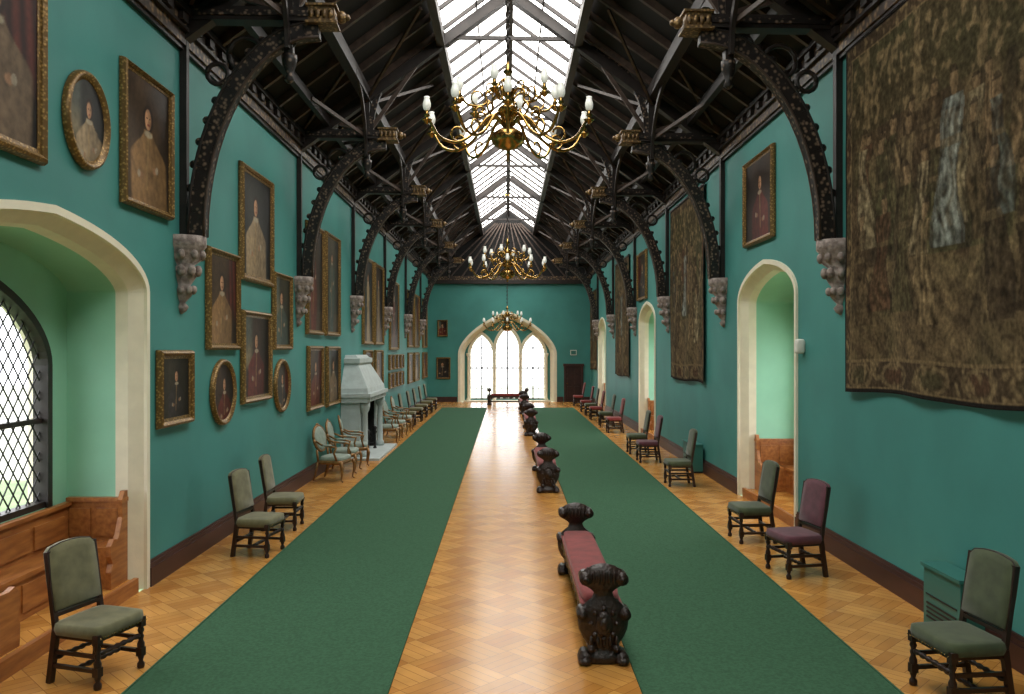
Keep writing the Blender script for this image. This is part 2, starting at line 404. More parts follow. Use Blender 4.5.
# ------------------------------------------------------------------ far window
b=MB(); mp=mapE(YE)
sweep(b,fullpath(big),[(-.2,-.5),(-.2,-.36),(-.14,-.32),(-.14,-.2),(-.08,-.16),(-.08,-.06),(-.02,.0),(-.02,.06),(.1,.06),(.1,0)],mp,cream)
b.obj('trim_8')
mp2=mapE(YE+.5)
lanc=[dict(c=.02-1.25,a=.56,zs=2.25,h=1.0,sill=.1,k='g'),dict(c=.02,a=.58,zs=2.5,h=1.1,sill=.1,k='g'),dict(c=.02+1.25,a=.56,zs=2.25,h=1.0,sill=.1,k='g')]
b=MB(); wallstrips(b,lanc,.02-2.3,.02+2.3,0,4.6,mp2,teal); b.obj('wall_far_recess')
b=MB()
for i,o in enumerate(lanc):
    sweep(b,fullpath(o),[(-.04,-.15),(-.03,.0),(0,.1),(.07,.1),(.1,.05),(.13,.05),(.13,0)],mp2,cream)
    oo=shrink(o,.04)
    pts=[(o['c']-.52,.12)]+archpts(oo)+[(o['c']+.52,.12)]
    b.add([mp2(u,z,-.1) for u,z in pts],[tuple(range(len(pts)))],glass)
    c=o['c']; Y=YE+.5
    b.box(c-.035,c+.035,Y+.05,Y+.12,.12,o['zs']+o['h']-.1,bronze)
    for x in (c-.27,c+.27): b.box(x-.014,x+.014,Y+.06,Y+.1,.12,o['zs']+.5,bronze)
    for z,t in ((.12,.06),(.62,.02),(1.12,.02),(1.62,.08),(2.1,.02),(2.6,.05)):
        b.box(c-o['a']+.03,c+o['a']-.03,Y+.05,Y+.12,z-t/2,z+t/2,bronze)
for x in (.02-.635,.02+.635,.02-1.9,.02+1.9):
    b.lathe([(.09,0),(.09,.12),(.05,.18),(.05,.25),(.05,2.15),(.09,2.25),(.1,2.35)],cream,c=(x,YE+.36,.0),n=10)
b.box(-2.1,2.14,YE+.0,YE+.5,-.02,.06,cream)
b.obj('window_5')
b=MB()
b.box(2.82,3.58,YE-.06,YE-.005,0,1.72,redpaint)
for a,c in ((2.9,3.17),(3.23,3.5)):
    for z0,z1 in ((.15,.75),(.85,1.6)): b.box(a,c,YE-.085,YE-.06,z0,z1,redpaint)
for a,c in ((2.74,2.83),(3.57,3.66)): b.box(a,c,YE-.1,YE-.005,0,1.8,basew)
b.box(2.7,3.7,YE-.12,YE-.005,1.72,1.84,basew); b.sup((2.9,YE-.11,.9),(.03,.03,.03),brass,e=1)
b.obj('door_1')
for x0,x1 in ((-2.78,-.87),(.99,2.86)):
    b=MB(); b.box(x0,x1,YB+.1,35.4,0,.014,carpetm)
    for x in (x0,x1): b.box(x-.008,x+.008,YB+.1,35.4,0,.02,carpetm)
    b.obj('carpet_runner')
# ------------------------------------------------------------------ trusses
def arcpts(p0,p1,bulge,n=12,y=0):
    return [(p0[0]+(p1[0]-p0[0])*(1-math.cos(pi/2*i/n)),y,p0[1]+(p1[1]-p0[1])*math.sin(pi/2*i/n)) for i in range(n+1)]
HZ=6.4; XH=2.2; XQ=2.6
def truss():
    b=MB()
    for s,X in ((-1,XL),(1,XR)):
        xw=abs(X-XC)
        P=lambda d,z,y=0:(XC+s*d,y,z)
        b.box(min(X,X-s*.08),max(X,X-s*.08),-.045,.045,3.82,6.4,darkwood)
        pts=arcpts((xw-.19,3.82),(2.25,HZ-.16),0,14)
        N=len(pts)
        for i in range(N-1):
            p,q=pts[i],pts[i+1]
            b.beam(P(p[0],p[2]),P(q[0],q[2]),.13,.2,carvedoak,side=(0,1,0))
        for yy in (.065,-.065):
            for o in (-.09,.09):
                b.tube([P(p[0]+o*math.cos(pi/2*i/(N-1)),p[2]+o*math.sin(pi/2*i/(N-1)),yy) for i,p in enumerate(pts)],.018,rafterm if o<0 else darkwood,5)
        # pierced tracery: cusped edge along the brace and rings in the spandrel
        for i in range(1,N-1):
            p=pts[i]; a=pi/2*i/(N-1); b.sup(P(p[0]+.13*math.cos(a),p[2]+.13*math.sin(a)),(.05,.03,.05),carvedoak,e=1,nu=8,nv=5)
        for (dx,z,r) in ((xw-.75,5.95,.2),(xw-.42,5.72,.12),(xw-1.2,6.14,.12)):
            b.tube([P(dx+r*math.cos(t*pi/7),z+r*math.sin(t*pi/7)) for t in range(15)],.03,darkwood,5)
        xa,xb=sorted((P(xw,0)[0],P(XH,0)[0]))
        b.box(xa,xb,-.1,.1,HZ-.08,HZ+.08,darkwood); b.box(xa,xb,-.12,.12,HZ-.03,HZ+.03,carvedoak)
        # gilded carved block on the hammer beam end
        g0,g1=sorted((P(2.36,0)[0],P(2.06,0)[0])); b.box(g0,g1,-.12,.12,HZ-.09,HZ+.09,gold)
        for dz in (-.1,.1): b.box(g0-.03,g1+.03,-.15,.15,HZ+dz-.013,HZ+dz+.013,gold)
        b.sup(P(1.99,HZ),(.06,.08,.07),gold,e=1); b.sup(P(1.93,HZ),(.04,.04,.04),gold,e=1)
        for a in range(4):
            for yy in (-.12,.12): b.sup((P(2.1+.075*a,0)[0],yy,HZ),(.03,.03,.06),gold,e=1,nu=8,nv=5)
        xq=XQ
        b.box(P(xq,0)[0]-.05,P(xq,0)[0]+.05,-.05,.05,5.9,rz(XC+s*xq)-.2,darkwood)
        b.lathe([(.02,-.28),(.06,-.24),(.035,-.18),(.08,-.08),(.09,0),(.09,.05)],carvedoak,c=P(xq,5.9),n=8)
        b.beam(P(xw-.02,rz(X)-.24),P(.1,ZR-.3),.16,.18,darkwood,side=(0,1,0))
        b.beam(P(0,8.2),P(1.3,8.2),.06,.07,darkwood,side=(0,1,0))
        pts=arcpts((xq-.07,HZ+.05),(1.1,8.1),0,8)
        for p,q in zip(pts,pts[1:]): b.beam(P(p[0],p[2]),P(q[0],q[2]),.08,.1,carvedoak,side=(0,1,0))
        b.beam(P(xq+.05,7.1),P(xw-.3,HZ),.07,.08,rafterm,side=(0,1,0))
        b.beam(P(xq,HZ),P(1.7,rz(XC+s*1.7)-.3),.06,.07,rafterm,side=(0,1,0))
        b.beam(P(XH+.1,HZ),P(3.2,rz(XC+s*3.2)-.25),.06,.07,rafterm,side=(0,1,0))
        for sy in (-1,1):
            zp=rz(XC+s*xq)-.25
            pr=None
            for i in range(9):
                t=i/8; yy=sy*(.1+1.35*(1-math.cos(pi/2*t))); z=6.0+(zp-6.0)*math.sin(pi/2*t)
                if pr: b.beam(P(xq,pr[1],pr[0]),P(xq,z,yy),.05,.09,darkwood,side=(1,0,0))
                pr=(yy,z)
            b.beam(P(xq,6.35,sy*.1),P(3.3,rz(XC+s*3.3)-.2,sy*1.5),.04,.06,rafterm)
            b.beam(P(xw-.15,6.5,sy*.1),P(2.7,rz(XC+s*2.7)-.2,sy*1.7),.04,.06,rafterm)
            b.beam(P(xq,7.0,sy*.1),P(1.5,rz(XC+s*1.5)-.2,sy*1.9),.04,.05,rafterm)
    return b.mesh('roof_truss')
tm=truss()
for y in TY: place(tm,'roof_truss',(0,y,0),TROT)
def corbel(s):
    b=MB()
    a0,a1=(-pi/2,pi/2) if s<0 else (pi/2,3*pi/2)
    b.lathe([(.015,2.92),(.06,2.95),(.09,3.0),(.05,3.05),(.12,3.13),(.15,3.2),(.11,3.25),(.18,3.36),(.2,3.45),(.15,3.48),(.25,3.56),(.25,3.66),(.29,3.7),(.29,3.82)],corbelst,n=10,a0=a0,a1=a1,sy=.78)
    for k in range(5):
        a=a0+(a1-a0)*(k+.5)/5
        for r,z,q in ((.15,3.2,.04),(.2,3.42,.05),(.25,3.6,.045)):
            b.sup((r*math.cos(a),.78*r*math.sin(a),z),(q,q,q*1.3),corbelst,e=1,nu=8,nv=5)
    return b.mesh('stone_corbel')
cl,cr=corbel(-1),corbel(1)
for y in TY[1:]:
    place(cl,'stone_corbel',(XL+.003,y+TROT*XL,0)); place(cr,'stone_corbel',(XR-.003,y+TROT*XR,0))
# ------------------------------------------------------------------ pictures
def mix(a,c,t): return tuple(x+(y-x)*t for x,y in zip(a,c))
def sst(e0,e1,x):
    t=max(0,min(1,(x-e0)/(e1-e0))); return t*t*(3-2*t)
PAL=[((86,66,42),(28,23,20),(92,44,32)),((66,60,46),(22,21,19),(46,42,40)),((92,70,46),(32,25,21),(126,96,62)),((60,48,36),(20,18,17),(112,92,70)),((78,72,52),(30,29,24),(62,72,64)),((70,52,38),(24,19,17),(84,34,26)),((56,56,48),(20,20,20),(140,120,92))]
def portrait(u,v,asp,seed,full):
    bg,dk,robe=[lin(c) for c in PAL[(seed*3+seed//4)%7]]
    x=u*asp*.5; so=seed*7.3
    n=noise.noise(Vector((u*1.7+so,v*2,seed)))*.5+.5
    c=mix(dk,bg,n*sst(1.4,.1,abs(u+.25)))
    # curtain and distant landscape variants
    if seed%4==1: 
        e=sst(.1,.5,u+.15*math.sin(v*5)); c=mix(c,tuple(k*(.6+.4*math.sin(u*22+v*4)) for k in lin((98,42,32))),e*.8*sst(.2,.5,v))
    if seed%4==2:
        e=sst(-.2,-.6,u)*sst(.3,.45,v); c=mix(c,mix(lin((88,94,86)),lin((136,124,96)),sst(.8,.45,v)),e*.75)
    if full: hy,hr,top,wid=.78,.036,.735,.11
    else: hy,hr,top,wid=.69,.078,.6,.29
    xo=.05*math.sin(so); X=x-xo
    if full and v<.2: c=mix(c,lin((92,72,50)),.6*n)
    if v<top:
        t=(top-v)/top; w=wid*(.3+.9*sst(0,.4,t)) if not full else wid*(.5+.5*sst(0,.12,t)+.25*math.sin(t*5+so))
        e=sst(w,w*.86,abs(X+.03*t*math.cos(so)))
        f=.45+.7*(noise.noise(Vector((X*16+so,v*10,2)))*.5+.5)+.5*sst(.12,-.2,X)
        c=mix(c,tuple(k*f for k in robe),e)
        if abs(X+.04*t)<.012*(1.5 if not full else 1) and t<.8: c=mix(c,lin((150,122,80)),.5*e)
        for hx,hv in ((.09,.3),(-.1,.22)):
            r=(.022 if full else .04); px=X-hx*(.6 if full else 1.3); pz=v-(hv if not full else hv+.22)
            c=mix(c,lin((148,110,80)),.9*sst(1.15,.8,math.hypot(px/r,pz/(r*.75))))
            c=mix(c,lin((160,150,130)),.8*sst(1.1,.8,math.hypot((px-r*math.copysign(1,hx))/(r*.7),(pz-.01)/(r*.8))))
    d=math.hypot(X/(hr*1.25),(v-hy-.012)/(hr*1.5)); c=mix(c,lin((44,30,22)),sst(1.05,.85,d))
    d=math.hypot((X+.006)/(hr*.75),(v-hy)/(hr*1.08)); f=.6+.5*sst(.05,-.05,X)
    face=tuple(k*f for k in lin((186,140,104)))
    for ex in (-.32,.3):
        if math.hypot((X-hr*ex)/(hr*.17),(v-hy-hr*.14)/(hr*.1))<1: face=lin((56,38,30))
    if abs(X)<hr*.22 and abs(v-hy+hr*.55)<hr*.09: face=lin((130,62,50))
    if abs(X-.1*hr)<hr*.08 and hy-hr*.3<v<hy+hr*.1: face=tuple(k*.7 for k in face)
    c=mix(c,face,sst(1.08,.9,d))
    d=math.hypot(X/(hr*1.0),(v-(hy-hr*1.5))/(hr*.35)); c=mix(c,lin((168,156,132)),sst(1.1,.8,d)*.85)
    return c
ns=[0]
def picture(mp,u0,u1,z0,z1,full=False,fw=.1,oval=False,name=None):
    ns[0]+=1; seed=ns[0]; b=MB(); fw*=.82
    uc,zc=(u0+u1)/2,(z0+z1)/2; W,H=(u1-u0)/2,(z1-z0)/2
    mpp=lambda u,z,d:Vector(mp(u,z,d))
    near=u1<15 and mp is not mE
    if oval:
        N=64; path=[(uc+(W-fw)*math.cos(-2*pi*i/N),zc+(H-fw)*math.sin(-2*pi*i/N)) for i in range(N)]
        sec=[(0,.0),(0,.035),(fw*.3,.04),(fw*.55,.07),(fw*.85,.06),(fw,.03),(fw,.005)]
        sweep(b,path,sec,mpp,giltframe,closed=True,sm=True)
        vs=[];cs=[];fs=[];R=30
        for r in range(R+1):
            for i in range(N):
                a=2*pi*i/N; uu,vv=math.cos(a)*r/R,math.sin(a)*r/R
                vs.append(mpp(uc+uu*(W-fw+.01),zc+vv*(H-fw+.01),.03)); cs.append(portrait(uu,.58+vv*.42,W/H,seed,False))
        for r in range(R):
            for i in range(N): fs.append((r*N+i,r*N+(i+1)%N,(r+1)*N+(i+1)%N,(r+1)*N+i))
        b.add(vs,fs,canvas,True,cs)
    else:
        a,c,e,f=u0+fw,u1-fw,z0+fw,z1-fw
        ring=[]
        for (su,sz,(pu,pz)) in ((-1,-1,(a,e)),(-1,1,(a,f)),(1,1,(c,f)),(1,-1,(c,e))):
            ring.append([mpp(pu+su*o,pz+sz*o,d) for o,d in [(-.01,.0),(-.01,.035),(fw*.25,.04),(fw*.3,.055),(fw*.6,.08),(fw*.85,.065),(fw,.03),(fw,.005)]])
        ring.append(ring[0]); b.ring(ring,giltframe,sm=False,cap=False,closed=False)
        nu,nv=(76,104) if near else (30,48); vs=[];cs=[];fs=[]
        for j in range(nv+1):
            for i in range(nu+1):
                uu,vv=-1+2*i/nu,j/nv
                vs.append(mpp(a+(c-a)*i/nu,e+(f-e)*vv,.03)); cs.append(portrait(uu,vv,(c-a)/(f-e),seed,full))
        for j in range(nv):
            for i in range(nu):
                k=j*(nu+1)+i; fs.append((k,k+1,k+nu+2,k+nu+1))
        b.add(vs,fs,canvas,True,cs)
    b.obj(name or ('oval_portrait' if oval else 'framed_portrait'))
mL=mapL(XL+.003); mR=mapR(XR-.003); mE=mapE(YE-.003)
picture(mL,5.25,6.68,4.0,5.7,fw=.12)
picture(mL,6.98,7.75,4.12,5.0,fw=.1,oval=True)
picture(mL,8.02,9.2,3.95,5.38,fw=.08)
picture(mL,11.58,13.15,3.5,5.18,fw=.12)
picture(mL,10.3,11.5,2.5,3.82,fw=.1)
picture(mL,11.65,13.05,1.72,3.08,fw=.11)
picture(mL,8.85,9.8,1.64,2.5,fw=.11)
picture(mL,10.45,11.35,1.5,2.38,fw=.09,oval=True)
picture(mL,13.3,14.2,1.46,2.35,fw=.09,oval=True)
picture(mL,13.2,14.3,2.5,3.78,fw=.1)
picture(mL,15.4,16.8,2.8,4.95,full=True,fw=.1)
picture(mL,17.0,18.4,2.8,4.98,full=True,fw=.1)
picture(mL,15.5,16.75,1.33,2.58,fw=.1)
picture(mL,17.1,18.4,1.3,2.58,fw=.1)
picture(mL,21.4,23.0,2.65,5.0,full=True,fw=.1)
picture(mL,23.3,24.9,2.65,5.0,full=True,fw=.1)
picture(mL,21.6,22.9,1.45,2.5,fw=.1)
picture(mL,23.4,24.8,1.45,2.5,fw=.1)
picture(mL,26.3,28.4,2.5,4.8,full=True,fw=.1)
for i in range(4):
    picture(mL,26.2+i*.9,27.0+i*.9,1.85,2.35,fw=.06); picture(mL,26.2+i*.9,27.0+i*.9,1.25,1.75,fw=.06)
picture(mL,31.1,32.8,2.6,4.8,full=True,fw=.1)
picture(mL,33.2,35.0,2.6,4.8,full=True,fw=.1)
picture(mL,36.6,38.4,2.6,4.8,full=True,fw=.1)
picture(mL,31.2,32.8,1.2,2.4,fw=.1); picture(mL,33.3,35.0,1.2,2.4,fw=.1); picture(mL,36.6,38.4,1.2,2.4,fw=.1)
picture(mE,-3.35,-2.85,3.15,3.95,fw=.07); picture(mE,-3.4,-2.72,1.1,2.15,fw=.08)
picture(mR,12.25,13.75,4.2,5.6,fw=.09)
picture(mR,23.4,25.0,3.98,5.4,fw=.1)
# ------------------------------------------------------------------ tapestries
TB=lin((88,72,52));TD=lin((32,28,25));TT=lin((138,118,86));TC=lin((166,150,116));TU=lin((88,98,94));TR=lin((92,62,46));TO=lin((80,78,52));TF=lin((150,124,92));TN=lin((58,48,38))
def figs(W,H,seed):
    L=[]; r=random.Random(seed*1000)
    for row,(lo,hh) in enumerate(((.52,.9),(.36,1.2),(.14,1.45))):
        x=.42+r.uniform(0,.15)
        while x<W-.35:
            if not (row==2 and W*.4<x<W*.56):
                L.append((x,.34+(H-.7)*(lo+r.uniform(-.05,.05)),hh*r.uniform(.8,1.15),r.uniform(.12,.2)*(1,1.05,1.25)[row],r.choice([TT,TC,TU,TB,TN,TT,TO,TR,TB,TF,TO]),r.uniform(0,6)))
            x+=r.uniform(.22,.4)*(1,1.05,1.3)[row]
        if row==1: L.append((W*.47,H*.36,1.6,.2,lin((150,158,150)),1))
    return L
def tapcol(u,v,W,H,seed,FG):
    so=seed*13.7
    n1=noise.noise(Vector((u*1.1+so,v*.9,0))); n2=noise.noise(Vector((u*4+so,v*3,5))); n3=noise.noise(Vector((u*11+so,v*9,9))); n4=noise.noise(Vector((u*24+so,v*20,3)))
    e=min(u,W-u,v,H-v)
    if e<.04: return TD
    if v<.36 or e<.2:
        w=.36 if v<.36 else .2
        p=u if v<.36 else v; d=(v if v<.36 else e)/w
        c=mix(TN,TB,.5+.5*n2)
        rr=math.hypot((((p*1.3)%1)-.5)*2.2,(d-.53)*2.2)
        c=mix(c,TT,.45*sst(.16,.02,abs(rr-.75)))
        c=mix(c,TR if int(p*1.3)%2 else TO,.4*sst(.7,.4,rr))
        c=mix(c,TT,.6*sst(.1,.4,n3+.4*n2))
        if d<.15 or d>.92: c=mix(TT,TB,.5)
        return tuple(max(.004,k*(1+.6*n4)*.9) for k in c)
    t=(v-.36)/(H-.6)
    c=mix(TB,TO,sst(-.3,.4,n1))
    c=mix(c,TT,.4*sst(.0,.4,n2)); c=mix(c,TD,.6*sst(.05,.35,-n2+.3*n3))
    if t>.74:
        c=mix(c,TD,.5*sst(-.2,.3,n2)); c=mix(c,TO,.4); c=mix(c,TT,.7*sst(.1,.35,n3+n2*.5))
        if abs(((u*.9)%1)-.5)<.05: c=mix(c,TT,.5)
    elif t<.3:
        s=math.sin((v*1.0+u*.6)*21+n2*2)
        c=mix(c,TT,.4+.35*n2); c=mix(c,TD,.35*sst(.3,.9,s)); c=mix(c,TR,.3*sst(.15,.5,n1))
    for fx,base,h,w,col,k in FG:
        tt=(v-base)/h
        if 0<tt<1 and abs(u-fx)<w*1.7:
            dx=u-fx+.06*math.sin(tt*4+k)+.035*n2+.015*n3
            if tt<.83: ww=w*(1.15-.6*tt+.2*math.sin(tt*9+k)) 
            else: ww=.07*math.sqrt(max(0,1-((tt-.91)/.09)**2))
            if abs(dx)<ww:
                fold=math.sin(dx*62/(1+.6*(1-tt))+n2*7+k+tt*5)
                if tt<.83:
                    cc=tuple(q*(.75+.4*fold+.5*n3) for q in col)
                    if .55<tt<.6: cc=mix(cc,TT,.6)
                    if abs(abs(dx)-ww*.45)<.03 and .5<tt<.75: cc=mix(cc,TD,.45)
                else: cc=tuple(q*(1.0-.25*sst(-.03,.04,dx)) for q in TF) if tt<.95 else TN
                if abs(dx)>ww*.8: cc=mix(cc,TD,.6)
                c=mix(c,cc,.74)
    c=mix(c,TB,.25)
    return tuple(max(.004,k*(1+.55*n3+.5*n4)*.82) for k in c)
def tapestry(u0,u1,z0,z1,seed,res):
    W=u1-u0;H=z1-z0;nu=int(W/res);nv=int(H/res); b=MB(); vs=[];cs=[];fs=[]
    FG=figs(W,H,seed)
    for j in range(nv+1):
        for i in range(nu+1):
            u=W*i/nu;v=H*j/nv
            d=.05+.022*math.sin(u*4.3+seed)*(1-v/H*.7)+.015*noise.noise(Vector((u*1.9,v*.7,seed)))
            sag=.02*math.sin(u*2.2)*(1-v/H)
            vs.append(mapR(XR)(u0+u,z0+v+sag,d)); cs.append(tapcol(W-u,v,W,H,seed,FG))
    for j in range(nv):
        for i in range(nu):
            k=j*(nu+1)+i; fs.append((k,k+1,k+nu+2,k+nu+1))
    b.add(vs,fs,weave,True,cs)
    b.box(XR-.06,XR-.03,u0,u1,z1-.01,z1+.03,darkwood)
    b.obj('tapestry')
tapestry(4.85,9.6,2.03,6.0,1,.017)
tapestry(16.5,20.0,1.82,5.85,2,.035)
tapestry(26.7,30.2,1.6,5.6,3,.06)
tapestry(36.4,39.1,1.6,5.2,4,.07)
# ------------------------------------------------------------------ chairs
def pillow(b,outline,mapper,layers,m):
    cx=sum(p[0] for p in outline)/len(outline); cz=sum(p[1] for p in outline)/len(outline)
    b.ring([[mapper(cx+(p[0]-cx)*s,cz+(p[1]-cz)*s2,d) for p in outline] for d,s,s2 in layers],m)
LEG=[(.022,0),(.03,.01),(.03,.04),(.016,.06),(.026,.09),(.016,.12),(.028,.14),(.03,.2),(.018,.23),(.026,.26),(.016,.28),(.028,.31),(.018,.34),(.028,.36),(.028,.42)]
def dining_chair(fab):
    b=MB(); W,D=.26,.23
    for x in (-W+.03,W-.03):
        b.lathe(LEG,chairw,c=(x,D-.03,0),n=8)
        b.box(x-.027,x+.027,D-.057,D-.003,.1,.17,chairw); b.box(x-.027,x+.027,D-.057,D-.003,.34,.42,chairw)
        b.beam((x,-D-.03,0),(x,-D+.03,.42),.045,.045,chairw,side=(1,0,0))
        b.beam((x,-D+.03,.4),(x,-D-.06,1.02),.04,.035,chairw,side=(1,0,0))
        b.beam((x,-D+.01,.14),(x,D-.03,.14),.03,.03,chairw)
        b.beam((x,-D+.02,.25),(x,D-.03,.25),.022,.03,chairw)
    for y,z in ((D-.03,.27),(-D+.02,.2),(0.0,.14)):
        n=13
        b.tube([(-W+.04+(2*W-.08)*i/(n-1),y,z) for i in range(n)],[.013+.012*(i%2) for i in range(n)],chairw,6)
    b.box(-W+.02,W-.02,-D+.02,D-.02,.36,.41,chairw)
    b.sup((0,0,.43),(W+.005,D+.01,.055),fab,e=.28,nu=24,nv=8)
    for i in range(14):
        b.sup((-W+.02+(2*W-.04)*i/13,D+.012,.395),(.006,.004,.006),brass,e=1,nu=6,nv=4)
    ol=[(-.24,.56),(.24,.56),(.245,.8),(.24,1.01),(.2,1.045),(.1,1.065),(0,1.07),(-.1,1.065),(-.2,1.045),(-.24,1.01),(-.245,.8)]
    rake=lambda x,z,d:(x,-D+.03-(z-.42)*.17+d,z)
    pillow(b,ol,rake,[(-.025,.93,.95),(-.02,1,1),(.015,1,1),(.032,.93,.95),(.038,.6,.6),(.039,.05,.05)],fab)
    b.tube([rake(x,z,.016) for x,z in ol+[ol[0]]],.006,chairw,5)
    b.beam(rake(-W+.03,.53,0),rake(W-.03,.53,0),.03,.03,chairw)
    return b.mesh('dining_chair')
def armchair():
    b=MB(); W,D=.3,.26
    for x in (-1,1):
        b.tube([(x*(W-.02),D-.02,.38),(x*(W+.01),D+.01,.3),(x*(W-.01),D,.15),(x*(W-.03),D-.02,.04),(x*(W-.01),D+.02,0.016)],[.035,.032,.02,.015,.016],giltw)
        b.tube([(x*(W-.06),-D+.02,.38),(x*(W-.05),-D-.02,.2),(x*(W-.04),-D-.07,0.014)],[.03,.022,.014],giltw)
        b.tube([(x*(W-.06),-D+.02,.38),(x*(W-.06),-D-.01,.6)],.022,giltw)
        b.tube([(x*(W-.0),D-.1,.42),(x*(W+.04),D-.14,.55),(x*(W+.03),D-.1,.66),(x*(W+.02),D-.2,.68),(x*(W-.03),-D+.1,.7),(x*(W-.07),-D-.02,.76)],[.022,.02,.025,.022,.02,.018],giltw)
        b.sup((x*(W+.015),D-.28,.7),(.035,.1,.02),bluesilk,e=.8)
    b.sup((0,0,.37),(W,D,.045),giltw,e=.35,nu=20,nv=6); b.sup((0,0.01,.43),(W-.02,D-.02,.06),bluesilk,e=.4,nu=20,nv=8)
    N=20; ol=[((.25)*math.cos(2*pi*i/N),.8+.23*math.sin(2*pi*i/N)) for i in range(N)]
    rk=lambda x,z,d:(x,-D-.01-(z-.55)*.2+d,z)
    pillow(b,ol,rk,[(-.02,.9,.9),(-.015,1,1),(.02,1,1),(.04,.8,.8),(.048,.4,.4),(.05,.02,.02)],bluesilk)
    b.tube([rk(x*1.05,.8+(z-.8)*1.05,0) for x,z in ol+[ol[0]]],.026,giltw)
    b.sup(rk(0,1.06,0),(.06,.02,.03),giltw,e=1)
    return b.mesh('armchair')
cg,co,cp=dining_chair(greenv),dining_chair(olivev),dining_chair(purplev); ac=armchair()
cr_=dining_chair(redv)
RL,RR=-pi/2,pi/2
for me,x,y,r in ((co,-3.13,6.3,RL-.3),(co,-3.04,10.1,RL-.15),(co,-3.13,11.55,RL+.02)):
    place(me,'dining_chair',(x,y,0),r,.96)
for x,y,r in ((-3.3,15.75,RL-.2),(-3.32,16.85,RL),(-3.3,17.9,RL+.2),(-3.2,22.2,RL),(-3.2,23.6,RL-.1),(-3.2,25.3,RL)):
    place(ac,'armchair',(x,y,0),r)
for x,y in ((-3.25,27.0),(-3.2,28.8),(-3.2,30.6),(-3.2,32.6),(-3.2,34.6)): place(co,'dining_chair',(x,y,0),RL)
for me,x,y,r in ((cg,3.25,5.92,RR+.12),(cp,3.22,9.2,RR+.2),(cg,3.2,10.8,RR+.06),(cg,3.17,15.2,RR),(cp,3.15,18.4,RR),(cg,3.15,19.9,RR),(cr_,3.25,24.9,RR),(cg,3.25,27.0,RR),(cr_,3.2,29.5,RR),(cg,3.2,31.3,RR),(cr_,3.2,33.2,RR),(cr_,3.2,36.8,RR)):
    place(me,'dining_chair',(x,y,0),r,.97)
# ------------------------------------------------------------------ carved benches
def bench(L):
    b=MB()
    prof=[(.14,0),(.19,.015),(.2,.05),(.16,.08),(.11,.1),(.12,.14),(.165,.2),(.195,.27),(.205,.34),(.19,.41),(.15,.47),(.09,.52),(.075,.56),(.1,.585),(.16,.62),(.18,.66),(.18,.7),(.15,.74),(.09,.775),(.03,.79)]
    for sy in (-1,1):
        yc=sy*L/2
        b.lathe(prof,carve,c=(0,yc,0),n=20,sy=.36)
        for sx in (-1,1):
            for (x,z,r) in ((.145,.05,.05),(.17,.4,.045),(.145,.68,.05),(.1,.13,.03)):
                b.tube([(sx*x,yc-.08,z),(sx*x,yc+.08,z)],r,carve,10)
                b.sup((sx*x,yc+.085,z),(r*.5,.02,r*.5),carve,e=1,nu=8,nv=5); b.sup((sx*x,yc-.085,z),(r*.5,.02,r*.5),carve,e=1,nu=8,nv=5)
            b.sup((sx*.15,yc,.035),(.055,.12,.035),carve,e=.7)
        for f in (-1,1):
            yf=yc+f*.07
            b.sup((0,yf,.33),(.07,.035,.1),carve,e=1); b.sup((0,yf+f*.02,.33),(.035,.03,.055),carve,e=1)
            for k in range(-3,4):
                b.sup((k*.04,yc+f*.055,.69),(.015,.03,.06),carve,e=1,nu=8,nv=6)
            for k in range(-2,3): b.sup((k*.05,yc+f*.05,.18),(.018,.03,.05),carve,e=1,nu=8,nv=6)
            for k in range(8):
                a=k*pi/4; b.sup((.1*math.cos(a),yf-f*.01,.33+.12*math.sin(a)),(.022,.03,.022),carve,e=1,nu=8,nv=5)
    h=L/2-.06
    b.box(-.16,-.12,-h,h,.33,.43,carve); b.box(.12,.16,-h,h,.33,.43,carve); b.box(-.14,.14,-h,h,.38,.42,carve)
    b.beam((0,-h,.16),(0,h,.16),.05,.06,carve)
    n=int(L/.25)
    for sx in (-1,1):
        for i in range(n): b.sup((sx*.15,-h+.12+(2*h-.2)*i/(n-1),.33),(.02,.08,.035),carve,e=1,nu=8,nv=5)
    b.sup((0,0,.455),(.165,h-.01,.055),redv,e=.28,nu=32,nv=8)
    b.box(-.169,.169,-h+.03,h-.03,.425,.44,redv)
    return b.mesh('carved_bench')
bn=bench(2.62)
for x,y in ((.77,7.88),(.72,15.7),(.7,25.2),(.68,33.3)): place(bn,'carved_bench',(x,y,0),0)
b2=bench(1.7); place(b2,'carved_bench',(0.05,37.4,0),pi/2)
# ------------------------------------------------------------------ fireplace
b=MB()
b.box(XL,-2.88,18.5,21.5,0,.05,stone)
for y in (18.75,21.0):
    b.box(XL,-3.37,y,y+.25,.05,1.3,stone)
    b.lathe([(.1,.05),(.1,.15),(.07,.2),(.065,1.05),(.1,1.12),(.12,1.2),(.12,1.3)],stone,c=(-3.27,y+.12,0),n=12)
b.box(XL,-3.16,18.65,21.35,1.3,1.42,stone); b.box(XL,-3.1,18.6,21.4,1.42,1.5,stone)
for i in range(12): b.box(-3.16,-3.13,18.75+i*.215,18.88+i*.215,1.33,1.4,stone)
def fr(z,x1,a,c): return [(XL,a,z),(x1,a,z),(x1,c,z),(XL,c,z)]
b.ring([fr(1.5,-3.17,18.72,21.28),fr(1.62,-3.19,18.74,21.26),fr(2.15,-3.47,19.15,20.85),fr(2.2,-3.43,19.1,20.9),fr(2.3,-3.43,19.1,20.9),fr(2.32,-3.5,19.2,20.8),fr(2.38,-3.55,19.25,20.75)],stone,sm=False)
b.box(XL+.01,XL+.05,19.0,21.0,.05,1.3,firebox); b.box(XL+.02,-3.4,19.0,19.05,.05,1.3,firebox); b.box(XL+.02,-3.4,20.95,21.0,.05,1.3,firebox)
